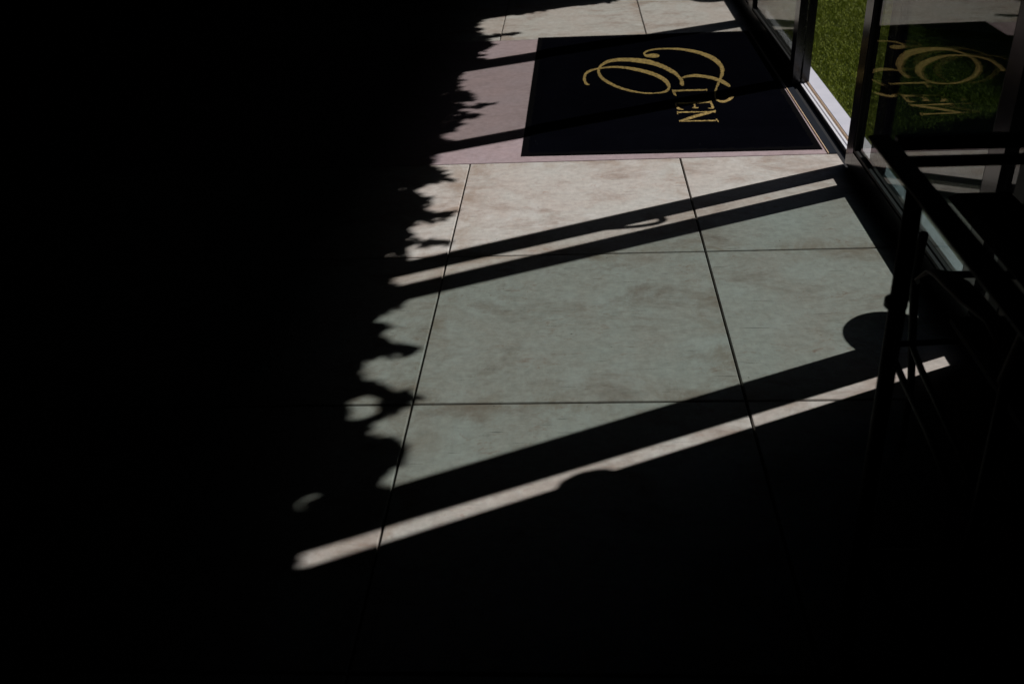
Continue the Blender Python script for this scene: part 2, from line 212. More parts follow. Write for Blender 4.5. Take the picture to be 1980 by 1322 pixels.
def mat_tile(name, base, warm, stain, streaks=True):
    t = NT(name)
    oi = t.n('ObjectInfo')
    sc = t.n('VectorMath', operation='SCALE'); sc.inputs['Scale'].default_value = 37.0
    cmb = t.n('CombineXYZ'); t.l(oi.outputs['Random'], cmb.inputs[0]); t.l(oi.outputs['Random'], cmb.inputs[1])
    t.l(cmb.outputs[0], sc.inputs[0])
    off = sc.outputs[0]
    p1 = t.pos((1, 1, 1), add=off)
    cloud = t.noise(p1, 2.3, 6, .62, .9)
    cloud2 = t.noise(t.pos((.9, 1.3, 1), (0, 0, .25), add=off), 3.6, 8, .70, .5)
    c = t.mix(t.ramp(cloud, [(.36, 0.0), (.66, 1.0)]), base, warm)
    st = t.ramp(cloud2, [(.50, 0.0), (.68, 1.0)])
    mm = t.n('Math', operation='MULTIPLY'); t.l(st, mm.inputs[0]); mm.inputs[1].default_value = 1.0
    c = t.mix(mm.outputs[0], c, stain)
    # fine mottling and brushed streaks along the tile
    f1 = t.noise(t.pos((1, 1, 1), add=off), 34, 6, .7)
    c = t.mix(.55, c, t.ramp(f1, [(.25, .58), (.72, 1.2)]), 'MULTIPLY')
    if streaks:
        f2 = t.noise(t.pos((12, 40, 1), (0, 0, .03), add=off), 2.2, 7, .75, .3)
        c = t.mix(.40, c, t.ramp(f2, [(.25, .74), (.7, 1.12)]), 'MULTIPLY')
        f6 = t.noise(t.pos((70, 12, 1), (0, 0, -.05), add=off), 1.6, 5, .7, .2)
        c = t.mix(.35, c, t.ramp(f6, [(.3, .84), (.7, 1.08)]), 'MULTIPLY')
        # small reddish-brown rubs, broken up by a second noise
        f3 = t.noise(t.pos((14, 22, 1), (0, 0, .1), add=off), 1.3, 9, .82, 1.2)
        f4 = t.noise(t.pos((1, 1, 1), add=off), 3.1, 3, .6)
        q = t.n('Math', operation='MULTIPLY'); t.l(t.ramp(f3, [(.55, 0.0), (.64, .8)]), q.inputs[0]); t.l(t.ramp(f4, [(.45, 0.0), (.60, 1.0)]), q.inputs[1])
        c = t.mix(q.outputs[0], c, (.27, .18, .145))
        # thin dark scratches in two directions
        for rot, thr, sc_ in ((.9, .70, 3.0), (-.35, .715, 3.6)):
            s = t.noise(t.pos((2.2, 60, 1), (0, 0, rot), add=off), sc_, 2, .5)
            c = t.mix(t.ramp(s, [(thr, 0.0), (thr+.02, .75)]), c, (.10, .09, .085))
    if streaks:
        # grime held along the tile edges
        tc = t.n('TexCoord'); sp = t.n('SeparateXYZ'); t.l(tc.outputs['Object'], sp.inputs[0])
        ax = t.n('Math', operation='ABSOLUTE'); ay = t.n('Math', operation='ABSOLUTE'); t.l(sp.outputs[0], ax.inputs[0]); t.l(sp.outputs[1], ay.inputs[0])
        mx = t.n('Math', operation='MAXIMUM'); t.l(ax.outputs[0], mx.inputs[0]); t.l(ay.outputs[0], mx.inputs[1])
        eg = t.ramp(mx.outputs[0], [(.33, 0.0), (.435, 1.0)])
        en = t.ramp(t.noise(t.pos((1, 1, 1), add=off), 5.5, 7, .72, .8), [(.46, 0.0), (.62, 1.0)])
        q = t.n('Math', operation='MULTIPLY'); t.l(eg, q.inputs[0]); t.l(en, q.inputs[1])
        q2 = t.n('Math', operation='MULTIPLY'); t.l(q.outputs[0], q2.inputs[0]); q2.inputs[1].default_value = .55
        c = t.mix(q2.outputs[0], c, (.23, .165, .12))
        # hard-water pale bloom and tiny dark specks
        bl = t.ramp(t.noise(t.pos((1, 1, 1), add=off), 6.5, 9, .75, .4), [(.52, 0.0), (.70, .6)])
        c = t.mix(bl, c, (.47, .47, .46))
        vs_ = t.n('TexVoronoi'); vs_.inputs['Scale'].default_value = 9.0; t.l(t.pos((1, 1, 1), add=off), vs_.inputs['Vector'])
        c = t.mix(t.ramp(vs_.outputs['Distance'], [(.020, .7), (.034, 0.0)]), c, (.07, .06, .055))
    gr = t.noise(t.pos((1, 1, 1)), 900, 2, .6)
    c = t.mix(.35, c, t.ramp(gr, [(.25, .75), (.75, 1.18)]), 'MULTIPLY')
    rg = t.ramp(cloud2, [(.3, .62), (.7, .8)])
    return t.bsdf(c, rg, spec=.10, bump=t.noise(t.pos((40, 160, 1)), 2.0, 5, .7), bs=.25, bd=.0008)

M = {}
M['tile'] = mat_tile('floor_tile', (.415, .408, .385), (.405, .362, .332), (.275, .225, .195))
M['slab'] = mat_tile('mauve_slab', (.300, .245, .262), (.315, .245, .255), (.262, .205, .212), False)
t = NT('grout'); M['grout'] = t.bsdf((.035, .033, .031), .9, .1)
def simple(name, col, rough, spec=.5, metal=0.0, ns=60, var=.25, bs=.1, bd=.0006, pos=(1, 1, 1)):
    t = NT(name); n_ = t.noise(t.pos(pos), ns, 5, .65)
    c = t.mix(1.0, col, t.ramp(n_, [(.2, 1-var), (.8, 1+var)]), 'MULTIPLY')
    return t.bsdf(c, rough, spec, metal, n_, bs, bd)
M['frame'] = simple('anthracite_powder_coat', (.014, .0135, .015), .17, .5, ns=400, var=.12, bs=.03)
M['gasket'] = simple('black_rubber_gasket', (.006, .006, .007), .6, .3)
M['steel'] = simple('brushed_steel', (.42, .42, .43), .3, .5, 1.0, ns=8, var=.2, pos=(1, 1, 1))
M['black_metal'] = simple('black_painted_metal', (.008, .0075, .0075), .6, .2, ns=120, var=.3)
M['wood_edge'] = simple('dark_brown_wood', (.045, .030, .025), .7, .12, ns=5, var=.4, pos=(12, 1, 12))
M['plank'] = simple('stained_wall_plank', (.045, .030, .022), .55, .3, ns=6, var=.4, pos=(12, 1, 9))
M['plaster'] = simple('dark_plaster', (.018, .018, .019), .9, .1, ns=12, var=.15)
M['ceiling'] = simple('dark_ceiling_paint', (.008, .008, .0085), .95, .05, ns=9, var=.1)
M['render'] = simple('outside_render', (.22, .21, .20), .9, .1, ns=25, var=.15)
M['track'] = simple('white_track_metal', (.62, .62, .66), .4, .5, ns=300, var=.06)
M['brass'] = simple('brass_trim', (.62, .45, .30), .35, .5, ns=200, var=.1)
M['navy'] = simple('navy_rubber_strip', (.0035, .006, .011), .85, .12, ns=300, var=.3)
M['rubber'] = simple('mat_rubber_edge', (.0010, .0010, .0015), .95, .02, ns=500, var=.3)
M['soil'] = simple('lawn_soil', (.030, .042, .014), 1.0, .05, ns=40, var=.4)
M['bark'] = simple('vine_bark', (.07, .05, .035), .9, .1, ns=80, var=.4)
M['fabric'] = simple('dark_seat_fabric', (.014, .012, .012), .9, .1, ns=500, var=.4)

# white painted sill with drips and scuffs
t = NT('white_sill_plate')
a = t.noise(t.pos((1, 1, 1)), 9, 6, .7); b = t.noise(t.pos((30, 60, 1)), 2.2, 6, .8)
c = t.mix(t.ramp(a, [(.35, 0.0), (.7, 1.0)]), (.50, .50, .56), (.43, .44, .50))
c = t.mix(t.ramp(b, [(.66, 0.0), (.72, .8)]), c, (.16, .16, .17))
M['sill'] = t.bsdf(c, .5, .4, bump=a, bs=.1, bd=.0005)
# mat pile
t = NT('mat_pile')
a = t.noise(t.pos((1, 1, 1)), 420, 3, .7); b = t.noise(t.pos((1, 1, 1)), 3.0, 4, .6)
c = t.mix(t.ramp(b, [(.35, 0.0), (.7, 1.0)]), (.0011, .0012, .0022), (.0016, .0017, .0030))
d = t.n('TexVoronoi'); d.inputs['Scale'].default_value = 24; t.l(t.pos((1, 1, 1)), d.inputs['Vector'])
c = t.mix(t.ramp(d.outputs['Distance'], [(.030, .8), (.050, 0.0)]), c, (.035, .036, .04))
c = t.mix(.6, c, t.ramp(a, [(.3, .5), (.7, 1.5)]), 'MULTIPLY')
M['pile'] = t.bsdf(c, 1.0, 0.0, bump=a, bs=.6, bd=.003)
t = NT('gold_pile')
a = t.noise(t.pos((1, 1, 1)), 80, 5, .8); b = t.noise(t.pos((1, 1, 1)), 12, 3, .6)
c = t.mix(t.ramp(b, [(.35, 0.0), (.7, 1.0)]), (.285, .200, .070), (.235, .165, .058))
c = t.mix(1.0, c, t.ramp(a, [(.34, .25), (.62, 1.4)]), 'MULTIPLY')
M['gold'] = t.bsdf(c, .9, .1, bump=a, bs=.7, bd=.003)

def glass(name, tint, ior=1.52):
    """solid body-tinted pane: each face reflects by Fresnel, and the tint deepens with the slant of the path through it"""
    t = NT(name)
    ge = t.n('NewGeometry')
    fr = t.n('Fresnel')
    # straight-through panes: keep the air-to-glass value on both faces
    io = t.n('MapRange'); io.inputs['To Min'].default_value = ior; io.inputs['To Max'].default_value = 1/ior
    t.l(ge.outputs['Backfacing'], io.inputs[0]); t.l(io.outputs[0], fr.inputs['IOR'])
    dt = t.n('VectorMath', operation='DOT_PRODUCT'); t.l(ge.outputs['Incoming'], dt.inputs[0]); t.l(ge.outputs['Normal'], dt.inputs[1])
    ab = t.n('Math', operation='ABSOLUTE'); t.l(dt.outputs['Value'], ab.inputs[0])
    mxx = t.n('Math', operation='MAXIMUM'); t.l(ab.outputs[0], mxx.inputs[0]); mxx.inputs[1].default_value = .12
    ex = t.n('Math', operation='DIVIDE'); ex.inputs[0].default_value = .5; t.l(mxx.outputs[0], ex.inputs[1])
    cc = t.n('CombineColor')
    for k, q in enumerate(tint):
        pw_ = t.n('Math', operation='POWER'); pw_.inputs[0].default_value = q; t.l(ex.outputs[0], pw_.inputs[1]); t.l(pw_.outputs[0], cc.inputs[k])
    tr = t.n('BsdfTransparent'); t.l(cc.outputs[0], tr.inputs[0])
    gl = t.n('BsdfGlossy'); gl.inputs['Roughness'].default_value = 0.0
    mx = t.n('MixShader'); t.l(fr.outputs[0], mx.inputs[0]); t.l(tr.outputs[0], mx.inputs[1]); t.l(gl.outputs[0], mx.inputs[2])
    t.l(mx.outputs[0], t.out.inputs[0]); return t.m
M['glass_leaf'] = glass('door_glass', (.90, .905, .885))
M['glass_fixed'] = glass('fixed_glass', (.665, .735, .73), 1.28)   # anti-glare coated
M['glass_clear'] = glass('clear_glass', (.965, .97, .965))

def foliage(name, a_, b_):
    t = NT(name); oi = t.noise(t.pos((1, 1, 1)), 14, 3, .6)
    c = t.ramp(oi, [(.3, a_), (.7, b_)])
    q = t.n('BsdfPrincipled'); t.l(c, q.inputs['Base Color']); q.inputs['Roughness'].default_value = .6; q.inputs['Specular IOR Level'].default_value = .3
    t.l(q.outputs[0], t.out.inputs[0]); return t.m
M['leaf'] = foliage('creeper_leaf', (.035, .07, .02), (.06, .11, .03))
M['hedge'] = foliage('hedge_leaf', (.02, .04, .012), (.04, .07, .02))
# grass blades, tip and root tints along world noise
t = NT('turf_blade')
a = t.noise(t.pos((1, 1, 1)), 160, 2, .6); b = t.noise(t.pos((1, 1, 1)), 5, 4, .6)
c = t.ramp(a, [(.32, (.056, .088, .004)), (.50, (.148, .188, .011)), (.66, (.33, .36, .034))])
c = t.mix(.8, c, t.ramp(b, [(.3, .8), (.7, 1.15)]), 'MULTIPLY')
M['grass'] = t.bsdf(c, .6, .12)

# ---------------------------------------------------------------- floor: dark grout bed with one object per tile
FX0, FX1, FY0, FY1 = -6.0, 1.733, -3.0, 8.31
floor = struct(Bag().box(FX0, FX1, FY0, FY1, -.12, -.010).build('floor', M['grout'], origin=(0, 0, 0)))
PROTO = {}
def tile(x0, x1, y0, y1, m='tile', g=.0036, z=0.0):
    key = (round(x1-x0, 4), round(y1-y0, 4), m)
    w, h = x1-x0-2*g, y1-y0-2*g
    if key not in PROTO:
        b = .0022
        X, Y = w*S/2, h*S/2
        me = bpy.data.meshes.new('tile')
        vs = []
        for zz, k in ((-.012, 0), (-b, 0), (0, b)):
            vs += [(-X+k, -Y+k, zz), (X-k, -Y+k, zz), (X-k, Y-k, zz), (-X+k, Y-k, zz)]
        fs = [(8, 9, 10, 11)]
        for r in range(2):
            for i in range(4):
                j = (i+1) % 4; fs.append((r*4+i, r*4+j, r*4+4+j, r*4+4+i))
        me.from_pydata(vs, [], fs); me.materials.append(M[m]); me.update()
        PROTO[key] = me
    o = bpy.data.objects.new('tile' if m == 'tile' else 'slab', PROTO[key])
    COL.objects.link(o); o.parent = floor
    o.location = V((x0+x1)/2, (y0+y1)/2, z)
    o.location.z += rnd.uniform(-.0004, .0004)
    return o
cols = [(i, i+1) for i in range(-6, 1)] + [(1, 1.733)]
for j in list(range(-3, 2)):
    for x0, x1 in cols: tile(x0, x1, j, j+1)
for j in range(4):
    for x0, x1 in cols: tile(x0, x1, 4.31+j, 5.31+j)
for x0, x1 in ((-6, -3.6), (-3.6, -1.2), (-1.2, 1.688)):
    tile(x0, x1, 2.0, 4.31, 'slab', g=.0016)

# trims between the slab and the door tracks
tag(Bag().box(1.6885, 1.6935, 2.004, 4.306, -.010, .004, .0008).build('brass_trim', M['brass'], origin=V(1.691, 3.1, 0)),
    'thin brass trim strip along the right edge of the black mat', 'trim strip')
tag(Bag().box(1.6945, 1.7325, 2.004, 4.306, -.010, .0012, .0006).build('rubber_strip', M['navy'], origin=V(1.713, 3.1, 0)),
    'flat navy rubber strip between brass trim and door track', 'strip')

# ---------------------------------------------------------------- sliding track and white outside sill
tr = thing('door_track', (1.78, 2.4, 0), 'grooved door track with two white rails across the doorway', 'door track')
Bag().box(1.7335, 1.8265, -.05, 5.93, -.10, -.014).build('track_channel', M['gasket'], tr)
for x0, x1 in ((1.7765, 1.7895), (1.7955, 1.8085)):
    Bag().box(x0, x1, -.05, 5.93, -.0135, .010, .0012).build('rail', M['track'], tr)
Bag().box(1.8215, 1.8255, -.05, 5.93, -.0135, .008, .0008).build('lip', M['brass'], tr)
tag(Bag().box(1.827, 1.904, -.3, 6.1, -.12, .010, .002).build('door_sill', M['sill'], origin=V(1.865, 2.4, 0)),
    'scuffed white metal door sill between the track and the lawn', 'door sill')

# ---------------------------------------------------------------- doors and fixed windows
HT = 2.42     # top of the doors, tiles
def glazed(root, xa, xb, ya, yb, sw, glass_m, zb=.004, rail=.092, name='pane', head=.09):
    bvl = .0025
    Bag().box(xa, xb, ya, ya+sw, zb, HT, bvl).build('stile', M['frame'], root)
    Bag().box(xa, xb, yb-sw, yb, zb, HT, bvl).build('stile', M['frame'], root)
    Bag().box(xa, xb, ya+sw+.0015, yb-sw-.0015, zb, rail, bvl).build('bottom_rail', M['frame'], root)
    Bag().box(xa, xb, ya+sw+.0015, yb-sw-.0015, HT-head, HT, bvl).build('top_rail', M['frame'], root)
    xm = (xa+xb)/2
    g = Bag()
    y0, y1, z0, z1 = ya+sw+.0015, yb-sw-.0015, rail+.0015, HT-head-.0015
    for a, b in ((xa+.004, xm-.0045), (xm+.0045, xb-.004)):
        g.box(a, b, y0, y0+.012, z0, z1); g.box(a, b, y1-.012, y1, z0, z1)
        g.box(a, b, y0+.0125, y1-.0125, z0, z0+.012); g.box(a, b, y0+.0125, y1-.0125, z1-.012, z1)
    g.build('gasket', M['gasket'], root)
    Bag().box(xm-.0035, xm+.0035, y0+.002, y1-.002, z0+.002, z1-.002).build(name, glass_m, root)
near = thing('sliding_door', (1.754, 1.1, 0), 'grey framed glass sliding door on the near side of the doorway, reflecting the mat', 'sliding door')
glazed(near, 1.733, 1.775, .33, 1.87, .10, M['glass_leaf'])
far = thing('sliding_door', (1.754, 3.9, 0), 'grey framed glass sliding door on the far side of the doorway', 'sliding door')
glazed(far, 1.733, 1.775, 3.09, 4.63, .10, M['glass_leaf'])
fxn = thing('fixed_window', (1.806, .9, 0), 'tinted fixed glass panel behind the near sliding door', 'window')
glazed(fxn, 1.785, 1.8265, .315, 1.69, .105, M['glass_fixed'], zb=.012, rail=.048)
fxf = thing('fixed_window', (1.806, 3.9, 0), 'tinted fixed glass panel behind the far sliding door', 'window')
glazed(fxf, 1.785, 1.8265, 3.09, 4.63, .10, M['glass_clear'], zb=.012, rail=.048)
fxe = thing('fixed_window', (1.754, 5.3, 0), 'fixed glass panel beyond the far sliding door, at the top edge of the floor', 'window')
glazed(fxe, 1.7335, 1.7765, 4.6305, 5.93, .05, M['glass_leaf'])
sdl = thing('sidelight', (1.76, .29, 0), 'narrow clear glass sidelight between the near sliding door and plank wall', 'window')
Bag().box(1.7535, 1.7605, .2215, .3285, .1005, HT-.05).build('pane', M['glass_clear'], sdl)
Bag().box(1.734, 1.776, .2215, .3285, .0, .10, .002).build('bottom_rail', M['frame'], sdl)
Bag().box(1.734, 1.776, .2215, .3285, HT-.049, HT, .002).build('top_rail', M['frame'], sdl)
Bag().box(1.734, 1.828, .151, .2200, .0, HT, .002).build('jamb', M['gasket'], sdl)
# D-shaped outside pulls
def pull(root, y, z):
    pts = []
    for i in range(17):
        t = i/16; a = math.pi*t
        pts.append((1.776+.106*math.sin(a)**.75, y-.012*math.sin(a), z-.125+.25*t))
    Bag().tube(pts, .0125, 12).build('pull_handle', M['steel'], root)
pull(near, 1.778, 1.165); pull(far, 3.182, 1.165)
# round latch on the near fixed window's jamb
Bag().lathe((1.815, .226, 1.42), [(.001, -.062), (.032, -.059), (.054, -.042), (.062, 0), (.054, .042), (.032, .059), (.001, .062)], 20).build('latch_knob', M['black_metal'], sdl)

# head beam over all openings, end walls
tag(Bag().box(1.735, 1.900, -.3, 6.2, HT+.004, 3.6).build('head_beam', M['render'], origin=V(1.8, 2.5, HT)), 'rendered head beam over the glazed doors', 'beam')
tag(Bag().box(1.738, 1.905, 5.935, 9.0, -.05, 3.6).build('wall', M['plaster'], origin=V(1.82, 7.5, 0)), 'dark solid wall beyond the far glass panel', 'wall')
pw = thing('plank_wall', (1.82, -1.7, 0), 'dark brown plank wall nearest the camera beside the glass', 'wall')
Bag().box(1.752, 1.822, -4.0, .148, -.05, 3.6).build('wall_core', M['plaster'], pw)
z = .0
while z < 2.9:
    Bag().box(1.7365, 1.7515, -4.0, .147, z+.003, z+.137, .0015).build('plank', M['plank'], pw)
    z += .14

# room shell
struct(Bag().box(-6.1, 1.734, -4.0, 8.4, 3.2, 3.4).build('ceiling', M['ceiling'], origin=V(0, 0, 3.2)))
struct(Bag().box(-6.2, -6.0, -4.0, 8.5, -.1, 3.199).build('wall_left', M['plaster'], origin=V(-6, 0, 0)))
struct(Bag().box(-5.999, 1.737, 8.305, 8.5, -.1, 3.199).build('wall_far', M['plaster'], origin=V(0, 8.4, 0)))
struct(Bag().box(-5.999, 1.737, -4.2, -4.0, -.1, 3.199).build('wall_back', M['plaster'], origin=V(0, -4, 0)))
struct(Bag().box(-6.0, 1.734, -4.0, -3.001, -.12, -.004).build('floor_back', M['grout'], origin=V(0, -3.5, 0)))

# ---------------------------------------------------------------- door mat with gold lettering
mat = thing('door_mat', (.96, 3.18, 0), 'large black pile door mat with gold script lettering before the open doorway', 'door mat')
# mat corners on the floor (tiles), slightly askew to the tiles
C4 = [(.242, 2.076), (1.676, 2.056), (1.683, 4.318), (.264, 4.343)]
def quad_slab(pts, z0, z1, b):
    g = Bag(); n = len(pts)
    cx = sum(q[0] for q in pts)/n; cyy = sum(q[1] for q in pts)/n
    for zz, k in ((z0, 0), (z1-b, 0), (z1, b)):
        for q in pts:
            d = Vector((q[0]-cx, q[1]-cyy)); d = d*(1-k*1.2/d.length)
            g.v.append(((cx+d.x)*S, (cyy+d.y)*S, zz*S))
    g.f.append(tuple(2*n+i for i in range(n))); g.sm.append(False)
    for r in range(2):
        for i in range(n):
            j = (i+1) % n; g.f.append((r*n+i, r*n+j, r*n+n+j, r*n+n+i)); g.sm.append(False)
    return g
quad_slab(C4, .001, .0045, .003).build('rubber_border', M['rubber'], mat)
inn = [(.242+.028, 2.076+.036), (1.676-.028, 2.056+.036), (1.683-.026, 4.318-.034), (.264+.026, 4.343-.034)]
# pile field: gently uneven sheet
g = Bag(); NXm, NYm = 60, 90
for j in range(NYm+1):
    for i in range(NXm+1):
        u, v = i/NXm, j/NYm
        x = (1-v)*((1-u)*inn[0][0]+u*inn[1][0]) + v*((1-u)*inn[3][0]+u*inn[2][0])
        y = (1-v)*((1-u)*inn[0][1]+u*inn[1][1]) + v*((1-u)*inn[3][1]+u*inn[2][1])
        e = min(u, 1-u, v, 1-v)
        zz = .0042 + min(1, e*30)*.0042 + nr.uniform(-.0004, .0004)
        x += nr.uniform(-.002, .002); y += nr.uniform(-.003, .003)
        g.v.append((x*S, y*S, zz*S))
for j in range(NYm):
    for i in range(NXm):
        a = j*(NXm+1)+i; g.f.append((a, a+1, a+NXm+2, a+NXm+1)); g.sm.append(True)
g.build('pile_field', M['pile'], mat)
def lettering(ribs, name, dz):
    g = Bag()
    for rib in ribs:
        n0 = len(g.v); P = []
        # finer steps with ragged tufted edges
        for i in range(len(rib)-1):
            a, b = rib[i], rib[i+1]
            L = math.hypot((b[0]+b[2]-a[0]-a[2])/2, (b[1]+b[3]-a[1]-a[3])/2)
            k = max(1, int(L/.011))
            for s in range(k):
                t = s/k; P.append([a[q]*(1-t)+b[q]*t for q in range(4)])
        P.append(list(rib[-1]))
        for q in P:
            cx, cyy = (q[0]+q[2])/2, (q[1]+q[3])/2
            for (x, y) in ((q[0], q[1]), (q[2], q[3])):
                w = math.hypot(x-cx, y-cyy)+1e-6; k = 1+rnd.uniform(-.0028, .0034)/w
                x, y = cx+(x-cx)*k, cyy+(y-cyy)*k
                g.v.append((x*S, y*S, (.0070+dz)*S)); g.v.append((x*S, y*S, (.0096+dz+rnd.uniform(-.0004, .0004))*S))
        for i in range(len(P)-1):
            a = n0+i*4; b = a+4
            for f in ((a+1, a+3, b+3, b+1), (a, a+1, b+1, b), (a+3, a+2, b+2, b+3)):
                g.f.append(f); g.sm.append(False)
        e = n0+(len(P)-1)*4
        g.f += [(n0, n0+2, n0+3, n0+1), (e, e+1, e+3, e+2)]; g.sm += [False, False]
    o = g.build(name, M['gold'], mat)
    bm = bmesh.new(); bm.from_mesh(o.data); bmesh.ops.recalc_face_normals(bm, faces=bm.faces)
    bm.to_mesh(o.data); bm.free()
for k, nm, dz in (('O', 'script_oval', 0.0), ('C', 'script_swirl', .0003), ('A', 'script_stroke', .0006), ('L', 'letter', 0.0), ('E', 'letter', 0.0), ('N', 'letter', 0.0)):
    lettering(LETTERS[k], nm, dz)

# ---------------------------------------------------------------- creeper hanging from the head beam
poly = [tuple(q) for q in EDGE]
cr = thing('climbing_plant', (1.96, 2.5, 2.44), 'leafy climbing plant hanging along the head beam outside', 'climbing plant')
PX = np.array([(.95, 5.60)] + poly + [(-.48, -.85), (-.48, 5.25), (.88, 5.88)])
HP = [np.array(h) for h in HOLES]
def inside(P, x, y):
    x0, y0 = P[:, 0], P[:, 1]; x1, y1 = np.roll(x0, -1), np.roll(y0, -1)
    c = ((y0 > y) != (y1 > y)) & (x < (x1-x0)*(y-y0)/(y1-y0+1e-12)+x0)
    return bool(c.sum() % 2)
LEAF = np.array([(0, -.5, 0), (.26, -.30, .05), (.36, .0, .08), (.22, .28, .05), (0, .62, -.06), (-.22, .28, .05), (-.36, .0, .08), (-.26, -.30, .05), (0, 0, -.03)])
LF = [(8, i, (i+1) % 8) for i in range(8)]
lv, lf = [], []
def try_leaf(xf, yf, size, xp, strict):
    h = (xp-xf)/KX
    c = np.array([xp, yf+h*KY, h])
    e = [rnd.uniform(-1, 1) for _ in range(3)]
    Rm = np.array(Matrix.Rotation(rnd.uniform(0, 6.28), 3, 'Z') @ Matrix.Rotation(rnd.gauss(0, .7), 3, 'X') @ Matrix.Rotation(rnd.gauss(0, .7), 3, 'Y'))
    P = (LEAF*size) @ Rm.T + c
    bad = 0
    for q in P[:8:1]:
        sx, sy = q[0]-q[2]*KX, q[1]-q[2]*KY
        if not inside(PX, sx, sy):
            bad += 1
            if bad > 1: return False
        for hh in HP:
            if inside(hh, sx, sy): return False
    n = len(lv)*9
    lv.append(P); lf.extend([(n+a, n+b, n+c_) for a, b, c_ in LF]); return True
for i in range(30000):
    xf = rnd.uniform(-.30, .14) if rnd.random() < .7 else rnd.uniform(-.47, -.2); yf = rnd.uniform(-.85, 5.55)
    if not inside(PX, xf, yf): continue
    size = rnd.choice((.020, .026, .034, .042, .055, .07))
    if xf < -.3: size *= 1.5
    try_leaf(xf, yf, size, rnd.uniform(1.915, 2.02), True)
for i in range(900):
    s_ = rnd.uniform(0, 1); xf = -.15+1.05*s_; yf = 5.0+.42*s_+rnd.uniform(-.02, .35)
    try_leaf(xf, yf, rnd.choice((.03, .045, .06)), rnd.uniform(1.925, 2.05), True)
for i in range(2500):
    xf = rnd.uniform(-.34, 0); yf = rnd.uniform(-.56, .2)
    if inside(PX, xf, yf): try_leaf(xf, yf, rnd.choice((.05, .065, .08)), rnd.uniform(1.915, 2.02), True)
def spike_leaf(b_, t_, wid, xp):
    # one pointed leaf standing in the plane x = xp, its shadow running from b_ to t_
    b_ = np.array(b_); t_ = np.array(t_); d = t_-b_; nrm = np.array([-d[1], d[0]])*wid
    prof = [(0, 0), (.25, -.5), (.55, -.42), (.82, -.18), (1, 0), (.82, .18), (.55, .42), (.25, .5), (.5, 0)]
    P = []
    for a, c in prof:
        f_ = b_+d*a+nrm*c; x_ = xp+rnd.uniform(-.004, .004); h = (x_-f_[0])/KX; P.append((x_, f_[1]+h*KY, h))
    n = len(lv)*9; lv.append(np.array(P)); lf.extend([(n+a, n+b, n+c_) for a, b, c_ in LF])
for i in range(1, len(poly)-1):
    q = np.array(poly[i]); a = np.array(poly[i-1]); b = np.array(poly[i+1]); m_ = (a+b)/2
    out = q-m_; L_ = np.hypot(*out)
    if q[0] > m_[0]+.004 and q[1] > -.42:
        u_ = out/L_
        spike_leaf(m_-u_*.03, q+u_*.016, .55 if L_ < .05 else .38, rnd.uniform(1.92, 2.0))
for b_, t_ in (((-.20, .045), (-.125, .075)), ((-.13, .12), (-.165, .075)), ((-.19, .10), (-.15, .118))):
    spike_leaf(b_, t_, .5, 1.96)
# loose leaf tips along the whole edge
for i in range(1, len(poly)-1):
    a = np.array(poly[i]); b = np.array(poly[i+1]); L_ = np.hypot(*(b-a))
    if a[1] < -.42: continue
    for k in range(max(1, int(L_/.045))):
        q = a+(b-a)*rnd.random(); ang = rnd.gauss(0.1, .75); L2 = rnd.uniform(.02, .055)
        spike_leaf(q-np.array([math.cos(ang), math.sin(ang)])*.04, q+np.array([math.cos(ang), math.sin(ang)])*L2*.7, rnd.uniform(.35, .6), rnd.uniform(1.92, 2.0))
me = bpy.data.meshes.new('foliage')
vv = np.concatenate(lv)*S - np.array(cr.location)
me.from_pydata([tuple(q) for q in vv], [], lf); me.materials.append(M['leaf']); me.update()
fo = bpy.data.objects.new('foliage', me); COL.objects.link(fo); fo.parent = cr; fo['kind'] = 'stuff'
for k in range(7):
    pts = []; ph = rnd.uniform(0, 6)
    for i in range(40):
        y = -.6+6.6*i/39
        pts.append((1.93+.05*math.sin(y*2+ph)+.01*k, y, 2.56+.05*math.sin(y*3.1+ph*2)+.012*k))
    Bag().tube(pts, .006, 5).build('stem', M['bark'], cr)

# ---------------------------------------------------------------- garden path lamps outside
def lamp(x, y, label):
    o = thing('garden_lamp', (x, y, -.02), label, 'garden lamp', 'round-topped garden lamps outside the glass')
    Bag().lathe((x, y, -.02), [(.05, 0), (.05, .012), (.018, .022)], 24).build('base', M['black_metal'], o)
    Bag().tube([(x, y, 0), (x, y, .49)], .014, 16).build('post', M['black_metal'], o)
    Bag().lathe((x, y, .49), [(.03, -.03), (.034, 0), (.150, .012), (.160, .022), (.156, .034), (.11, .052), (.03, .062), (.002, .064)], 40).build('lamp_cap', M['black_metal'], o)
lamp(1.996, .575, 'short black round-topped garden lamp outside the near glass')
lamp(2.02, 5.60, 'short black round-topped garden lamp outside the farthest glass')

